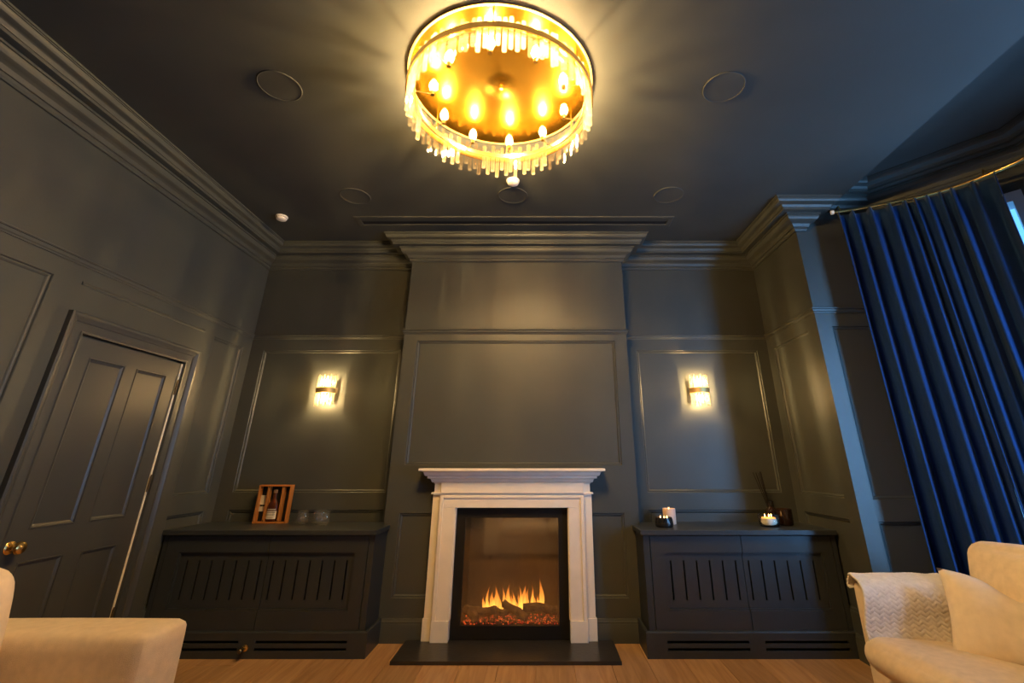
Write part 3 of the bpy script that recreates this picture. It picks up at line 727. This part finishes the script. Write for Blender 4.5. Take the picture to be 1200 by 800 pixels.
# ------------------------------------------------------------------ curtain pole and curtains
RZ = 3.13
ctrl = [(2.40, 3.335), (2.55, 3.285), (2.74, 3.190), (2.90, 3.100), (3.02, 3.010), (3.12, 2.900), (3.19, 2.790), (3.25, 2.640), (3.275, 2.45), (3.28, 2.2), (3.28, 1.2)]
def cat(pts, per=10):
    P = [Vector((x, y, 0)) for x, y in pts]; P = [2*P[0]-P[1]]+P+[2*P[-1]-P[-2]]; out = []
    for i in range(1, len(P)-2):
        a, b, c_, d = P[i-1:i+3]
        for k in range(per):
            t = k/per; out.append(.5*((2*b)+(c_-a)*t+(2*a-5*b+4*c_-d)*t*t+(3*b-a-3*c_+d)*t**3))
    out.append(P[-2]); return out
RP = cat(ctrl)
RS = [0]
for a, b in zip(RP, RP[1:]): RS.append(RS[-1]+(b-a).length)
def at_s(s):
    s = max(0, min(RS[-1]-1e-6, s))
    import bisect
    i = bisect.bisect_right(RS, s)-1; t = (s-RS[i])/(RS[i+1]-RS[i]); p = RP[i].lerp(RP[i+1], t)
    d = (RP[i+1]-RP[i]).normalized(); return p, d, Vector((-d.y, d.x, 0)) if (-d.y) < 0 else Vector((d.y, -d.x, 0))
cp = thing('curtain_pole', 'curved brass curtain pole following the bay', 'curtain pole', (0, 0, RZ))
MB().tube([(p.x, p.y, 0) for p in RP[::2]], .0125, 10).build('pole', 'brass', cp, smooth=60)
p = RP[0]
MB().tube([(p.x-.02, p.y+.006, 0), (p.x, p.y, 0)], [.017, .017], 12).build('end_cap', 'white_plastic', cp, smooth=40)
for s in (.05, .95, 1.6):
    q, d, nn = at_s(s); MB().tube([(q.x, q.y, .012), (q.x-nn.x*.02, q.y-nn.y*.02, .06), (q.x-nn.x*.26, q.y-nn.y*.26, .08)], .006, 8).build('bracket', 'brass', cp, smooth=40)
def curtain(label, pleats, seed, zt=RZ-.018, zb=.02, inset=0.0, amp=.052, lean=0.0):
    """pleats: arc-length positions of the pinched pleats along the pole"""
    c = thing('curtain', label, 'curtain', (0, 0, 0), group='blue velvet bay curtains')
    rn = random.Random(seed); NZ = 46; per = 14; m = MB(); cols = []
    ph = []
    for i in range(len(pleats)-1):
        for k in range(per): ph.append((i, k/per))
    ph.append((len(pleats)-2, 1.0))
    am = [amp*rn.uniform(.75, 1.15) for _ in pleats]
    dr_ = [rn.uniform(-.012, .012) for _ in pleats]
    vs = []
    for j in range(NZ+1):
        tz = j/NZ; z = zt+(zb-zt)*tz
        g = min(1, tz/.10); g = g*g*(3-2*g)
        for i, f in ph:
            s0, s1 = pleats[i], pleats[i+1]
            a_ = am[i]*(1-f)+am[i+1]*f
            # pleat crest at f=0 and 1 (towards the room), valley between
            base = math.asin(.97*math.cos(2*PI*f))/1.33
            pinch = math.exp(-((min(f, 1-f))/.085)**2)*2-.75
            w = pinch*.6*(1-g)+base*g
            w += .10*math.sin(4*PI*f+i)*g*tz
            sx = s0+(s1-s0)*(f-.04*math.sin(2*PI*f)*g)+ (dr_[i]*(1-f)+dr_[i+1]*f)*tz
            p, d, nn = at_s(sx+lean*tz*(sx-pleats[0]))
            off = a_*w*(min(1, (s1-s0)/.11))*(.85+.3*tz)+inset
            vs.append(p+nn*off+Vector((0, 0, z-(0 if j else .006*(1-pinch)))))
    n = len(ph)
    m.add(vs, [(j*n+k, j*n+k+1, (j+1)*n+k+1, (j+1)*n+k) for j in range(NZ) for k in range(n-1)])
    o = m.build('drape', 'velvet', c, smooth=180)
    so = o.modifiers.new('thick', 'SOLIDIFY'); so.thickness = .006
    for k, s in enumerate(pleats):
        p, d, nn = at_s(s); q = p+nn*(.016+inset)
        hk = MB().tube([(q.x, q.y, RZ-.07), (q.x, q.y, RZ-.03), (p.x+nn.x*.004, p.y+nn.y*.004, RZ-.014)], .003, 6); hk.build('hook', 'brass', c, smooth=40)
    return c
curtain('dark blue velvet pleated curtain hanging next to the pier', [.02, .125, .245, .375, .475, .545], 5, amp=.055)
curtain('blue velvet curtain bunched towards the bay window', [.530, .61, .69, .76, .88, 1.02], 9, amp=.052, inset=.012)

# ------------------------------------------------------------------ sofas
def sofa(label, loc, rz, W, D, arm_w, arm_h, back_h, seat_h, ncush, armfront=.12, arm_slope=0.0, group=None, tilt=0):
    s = thing('sofa', label, 'sofa', loc, rz, group=group)
    inner = W-2*arm_w
    # local frame: x along the width, front towards -y, y=0 at the seat front
    b = rbox(inner+.02, D-.10, .24, .03, 6); move(b, (0, .05+D/2, .06+.12)); b.build('base', 'fabric', s, smooth=60)
    bk = rbox(inner+.02, .22, back_h-.10, .06, 10, (0, .01, .01)); move(bk, (0, D-.11, .09+(back_h-.10)/2)); bk.build('back', 'fabric', s, smooth=60)
    for sg in (-1, 1):
        a = rbox(arm_w, D-armfront, arm_h-.06, .034, 12, (.008, .004, .006))
        a.v = [(x*(1+arm_slope*(z/arm_h+.5)), y, z) for x, y, z in a.v]
        move(a, (sg*(W/2-arm_w/2), armfront+(D-armfront)/2, .06+(arm_h-.06)/2)); a.build('arm', 'fabric', s, smooth=60)
    cw = inner/ncush
    for k in range(ncush):
        cx_ = -inner/2+cw*(k+.5)
        q = rbox(cw-.012, D-.24, seat_h-.28, .07, 14, (.006, .015, .035), wr=.006, seed=k+3); move(q, (cx_, -.02+(D-.24)/2, .28+(seat_h-.28)/2), Matrix.Rotation(math.radians(-tilt), 3, 'X')); q.build('seat_cushion', 'fabric', s, smooth=60)
        q = rbox(cw-.03, .20, back_h-seat_h+.06, .07, 14, (.01, .05, .02), wr=.010, seed=k+9)
        R = Matrix.Rotation(math.radians(-9), 3, 'X'); move(q, (cx_, D-.32, seat_h+.03+(back_h-seat_h+.02)/2), R); q.build('back_cushion', 'fabric', s, smooth=60)
    for sx in (-1, 1):
        for y in (.22, D-.1):
            MB().lathe([(.018, 0), (.026, .065)], 16, (sx*(W/2-.09), y, 0)).build('foot', 'dark_foot', s, smooth=40)
    return s
# right sofa faces -x, far end at y = 2.96
sofa('cream sofa under the blue curtain with a knitted throw', (1.555, 2.96-1.05, 0), -PI/2, 2.10, 1.00, .21, .625, .775, .42, 2, armfront=.135, tilt=5)
# left sofa faces +x, far end at y = 2.33
sofa('cream sofa in front of the panelled door', (-1.445, 2.335-1.05, 0), PI/2, 2.10, .92, .25, .62, .78, .45, 2, armfront=.02, arm_slope=.0)
# sofa facing the fireplace, in front of the camera and below its view
sofa('cream sofa facing the fireplace seen in the fire glass', (.42, 1.10, 0), PI, 2.40, .95, .22, .60, .82, .45, 3, armfront=.05)

# throw over the far arm of the right sofa
th = MB(); NU, NV = 110, 150
ya, yb, zt = 2.968, 2.742, .640
prof = [(ya+.012, .585), (ya+.012, .60), (ya+.006, .62), (ya-.03, .646), (ya-.10, .652), (yb+.04, .648), (yb-.005, .630), (yb-.028, .58), (yb-.034, .52), (yb-.040, .46), (yb-.050, .41), (yb-.075, .385)]
PP = cat([(y, z) for y, z in prof], 8); LS = [0]
for a, b in zip(PP, PP[1:]): LS.append(LS[-1]+(b-a).length)
def prof_at(t):
    s = t*LS[-1]; i = 0
    while i < len(LS)-2 and LS[i+1] < s: i += 1
    f = (s-LS[i])/max(1e-9, LS[i+1]-LS[i]); return PP[i].lerp(PP[i+1], f), (PP[i+1]-PP[i]).normalized()
vs = []
for j in range(NV+1):
    v_ = j/NV
    for i in range(NU+1):
        u = i/NU
        p, d = prof_at(min(1, v_*(.93+.07*u)))
        n_ = Vector((-d.y, d.x)); n_ = n_ if (n_.y > 0 or (abs(n_.y) < .2 and (p.x-(ya+yb)/2)*n_.x > 0)) else -n_
        fw = max(0, min(1, (v_-.12)/.75)); fw = fw**.8; xa = 1.690-.125*fw; x = xa+(2.16-xa)*u
        s1 = u*.47/.036; s2 = v_*LS[-1]/.020
        zig = abs((s1 % 1)-.5)*2
        rel = .0042*abs(math.sin(PI*(s2+zig*.9)))*(.55+.45*math.sin(PI*(s1*2 % 1)))
        rel += .006*noise.noise(Vector((u*4, v_*6, 2)))
        off = .004+rel
        edge = .004*math.sin(i*.7)
        vs.append((x+(.02*(v_-.5)*u), p.x+n_.x*off, p.y+n_.y*off))
n = NU+1
th.add(vs, [(j*n+i, j*n+i+1, (j+1)*n+i+1, (j+1)*n+i) for j in range(NV) for i in range(NU)])
t_ = th.build('throw_blanket', 'throw_fabric', smooth=180); tag(t_, 'off-white knitted throw draped over the sofa arm', 'throw')
so = t_.modifiers.new('thick', 'SOLIDIFY'); so.thickness = .010; so.offset = 1

def pillow(name, label, size, thick, loc, rot, seed, dent=0.0, m='pillow_fabric', asp=1.0):
    mb = MB(); n = 22; g = {}
    for sd in (1, -1):
        for i in range(n+1):
            for j in range(n+1):
                u, v_ = i/n*2-1, j/n*2-1
                e = (1-abs(u)**2.6)*(1-abs(v_)**2.6); hgt = thick*.5*max(0, e)**.55
                pin = 1-.07*(1-abs(u))*0
                cx_ = u*(1-.06*(1-u*u)*0-.05*(1-v_*v_)*abs(u)*0); k = 1-.075*(1-(v_*v_))*(u*u)
                k2 = 1-.075*(1-(u*u))*(v_*v_)
                x, y = u*size/2*k, v_*size/2*k2
                if dent: y -= dent*math.exp(-((u-.05)/.36)**2)*max(0, v_)**1.5
                hgt -= .5*dent*e*math.exp(-((u-.05-.25*(1-v_))/.10)**2)*max(0, v_)**1.2 if dent > .05 else 0
                hgt += .010*noise.noise(Vector((u*2.2+seed, v_*2.2, sd*1.7)))*e
                if (i in (0, n) or j in (0, n)):
                    key = (i, j)
                    if key in g: continue
                g[(i, j) if (i in (0, n) or j in (0, n)) else (i, j, sd)] = len(mb.v); mb.v.append((x, y*asp, sd*hgt))
    G = lambda i, j, sd: g[(i, j)] if (i in (0, n) or j in (0, n)) else g[(i, j, sd)]
    for sd in (1, -1):
        for i in range(n):
            for j in range(n): mb.f.append((G(i, j, sd), G(i+1, j, sd), G(i+1, j+1, sd), G(i, j+1, sd)))
    o = mb.build(name, m, smooth=180); o.location = loc; o.rotation_euler = rot
    return tag(o, label, 'pillow')
def face(normal, up_tilt=0):
    z = Vector(normal).normalized(); up = Vector((0, 0, 1)); x = up.cross(z).normalized(); y = z.cross(x)
    M = Matrix((x, y, z)).transposed(); return (M @ Matrix.Rotation(up_tilt, 3, 'Z')).to_euler()
pillow('scatter_pillow', 'plump cream pillow dented on top, leaning beside the throw', .54, .18, (2.075, 2.39, .565), face((-.62, -.70, .40), math.radians(-3)), 2, dent=.12, asp=.68)
pillow('scatter_pillow', 'cream pillow on the left sofa at the photo edge', .46, .18, (-1.99, 1.72, .635), face((.80, -.20, .38), math.radians(6)), 5, dent=.02)

# ------------------------------------------------------------------ things on the left cabinet
ZT = .767
bx = thing('whiskey_box', 'open wooden presentation box standing on the left cabinet', 'box', (-2.195, 4.215, ZT))
w2, hh, dd = .135, .285, .075
MB().box(-w2, w2, -.035+.070, -.035+.075, 0, hh).build('back_panel', 'dark_lining', bx)
for xa in (-w2, w2-.013): MB().box(xa, xa+.013, -.014, .035, 0, hh).build('side_panel', 'gift_wood', bx, bevel=.0015)
for za in (0, hh-.012): MB().box(-w2+.013, w2-.013, -.014, .035, za, za+.012).build('end_panel', 'gift_wood', bx, bevel=.0015)
for xa in (-.062, .058): MB().box(xa, xa+.016, -.012, .034, .012, hh-.012).build('divider', 'gift_wood', bx, bevel=.0015)
for z0_, z1_, tx in ((.135, .205, .03), (.085, .122, -.02)):
    MB().box(-.121, -.068, .020, .022, z0_, z1_).build('card', 'paper', bx)
for zz_ in (.262, .014):
    for xa in (-.056, .064): MB().box(xa, xa+.008, -.014, -.011, zz_, zz_+.012).build('catch', 'brass', bx)
bo = thing('whiskey_bottle', 'dark whiskey bottle with pale label inside the wooden box', 'bottle', (-2.196, 4.222, ZT+.012))
body = [(0, 0), (.036, 0), (.040, .006), (.041, .012), (.041, .118), (.038, .132), (.028, .150), (.015, .168), (.0125, .180), (.0125, .205), (.0155, .207), (.0155, .214), (0, .214)]
MB().lathe([(r, z) for r, z in body], 28, cap=False).build('glass_body', 'whiskey', bo, smooth=40)
MB().lathe([(.0413, .020), (.0418, .020), (.0418, .078), (.0413, .078)], 20, cap=False, a0=PI+.25, a1=2*PI-.25).build('label', 'paper', bo)
for k, zl in enumerate((.066, .054, .046, .030)):
    MB().lathe([(.0420, zl), (.0420, zl+(.005 if k == 0 else .0022))], 14, cap=False, a0=PI+.6+.1*k, a1=2*PI-.6-.1*k).build('label_print', 'print', bo)
MB().lathe([(.0416, .086), (.0416, .094)], 14, cap=False, a0=PI+.6, a1=2*PI-.6).build('bottle_print', 'print_pale', bo)
MB().lathe([(.016, .212), (.0175, .214), (.0175, .232), (.015, .236), (0, .237)], 20, cap=False).build('stopper', 'cork', bo, smooth=40)

def tumbler(x, y, label):
    g = thing('tumbler', label, 'glass', (x, y, ZT), group='stemless glasses on the left cabinet')
    MB().lathe([(0, .003), (.024, .003), (.034, .008), (.043, .026), (.046, .048), (.043, .080), (.038, .108), (.0365, .108), (.041, .080), (.044, .048), (.041, .028), (.032, .014), (0, .013)], 28, cap=False).build('bowl', 'tumbler_glass', g, smooth=180)
    MB().lathe([(.022, 0), (.024, .003), (0, .003)], 24, cap=True).build('base', 'tumbler_glass', g, smooth=40)
tumbler(-1.885, 4.11, 'stemless clear glass nearest the wooden box')
tumbler(-1.768, 4.14, 'middle stemless clear glass, overlapped by its neighbour')
tumbler(-1.690, 4.05, 'stemless clear glass farthest from the wooden box')

for q in bo.children: q.scale = (1, .5, 1)
# ------------------------------------------------------------------ candles on the right cabinet
def flames(parent, spots, z):
    for x, y in spots:
        MB().tube([(x, y, z-.004), (x, y, z+.007)], .0012, 6).build('wick', 'wick', parent)
        MB().lathe([(0, 0), (.0035, .003), (.0046, .008), (.0032, .015), (0, .023)], 10, (x, y, z+.003), cap=False).build('flame', 'flame_candle', parent, smooth=True)
tri = [(-.024, .004), (.002, -.008), (.026, .006)]
c1 = thing('candle', 'wide black bowl candle with three burning wicks', 'candle', (.945, 3.985, ZT))
MB().lathe([(0, 0), (.058, 0), (.066, .006), (.069, .020), (.066, .050), (.061, .068), (.057, .068), (.060, .050), (.060, .046), (0, .046)], 36, cap=False).build('bowl', 'candle_black', c1, smooth=40)
MB().lathe([(0, .051), (.059, .051), (.0595, .047)], 30, cap=False).build('wax', 'wax_glow', c1); flames(c1, tri, .052)
c2 = thing('candle', 'tall white candle behind the black bowl candle', 'candle', (1.035, 4.165, ZT))
MB().lathe([(0, 0), (.046, 0), (.050, .004), (.050, .112), (.048, .114), (.046, .112), (.046, .092), (0, .092)], 36, cap=False).build('jar', 'wax_jar', c2, smooth=40)
MB().lathe([(0, .094), (.0455, .094)], 30, cap=False).build('wax', 'wax_glow', c2); flames(c2, [(0, 0)], .096)
c3 = thing('candle', 'white candle with three flames in a clear glass bowl', 'candle', (1.765, 4.02, ZT))
MB().lathe([(0, .014), (.062, .014), (.067, .024), (.0685, .044), (.069, .058), (.0, .058)], 36, cap=False).build('wax_body', 'wax_white', c3, smooth=40)
MB().lathe([(0, .0), (.062, .0), (.070, .008), (.074, .030), (.075, .086), (.073, .086), (.072, .032), (.066, .012), (0, .010)], 36, cap=False).build('glass_bowl', 'clear_glass', c3, smooth=180)
MB().lathe([(0, .0605), (.068, .0605)], 30, cap=False).build('wax', 'wax_glow', c3); flames(c3, tri, .062)
c4 = thing('candle', 'burning candle in a dark amber jar beside the reed diffuser', 'candle', (1.925, 4.085, ZT))
MB().lathe([(0, 0), (.046, 0), (.053, .005), (.056, .030), (.057, .116), (.053, .118), (.052, .112), (.053, .078), (0, .078)], 36, cap=False).build('jar', 'amber_jar', c4, smooth=40)
MB().lathe([(0, .080), (.052, .080)], 30, cap=False).build('wax', 'wax_glow', c4); flames(c4, [(0, 0)], .082)
df = thing('reed_diffuser', 'dark bottle reed diffuser with thin black sticks', 'diffuser', (1.885, 4.215, ZT))
MB().lathe([(0, 0), (.040, 0), (.045, .005), (.046, .085), (.040, .105), (.022, .120), (.018, .126), (.018, .150), (.020, .150), (.020, .158), (.012, .158), (.010, .12), (0, .12)], 32, cap=False).build('bottle', 'amber_jar', df, smooth=40)
MB().lathe([(.021, .128), (.023, .130), (.023, .162), (.020, .164), (.013, .164)], 24, cap=False).build('collar', 'candle_black', df, smooth=40)
for k, (ex, ey) in enumerate(((-.085, -.01), (-.070, .02), (-.055, -.02), (-.045, .03), (-.095, .02), (-.038, .0))):
    MB().tube([(.008-.002*k, 0, .02), (ex*.45, ey*.4, .19), (ex, ey, .375+.006*(k % 3))], .0032, 6).build('reed', 'reed', df, smooth=40)
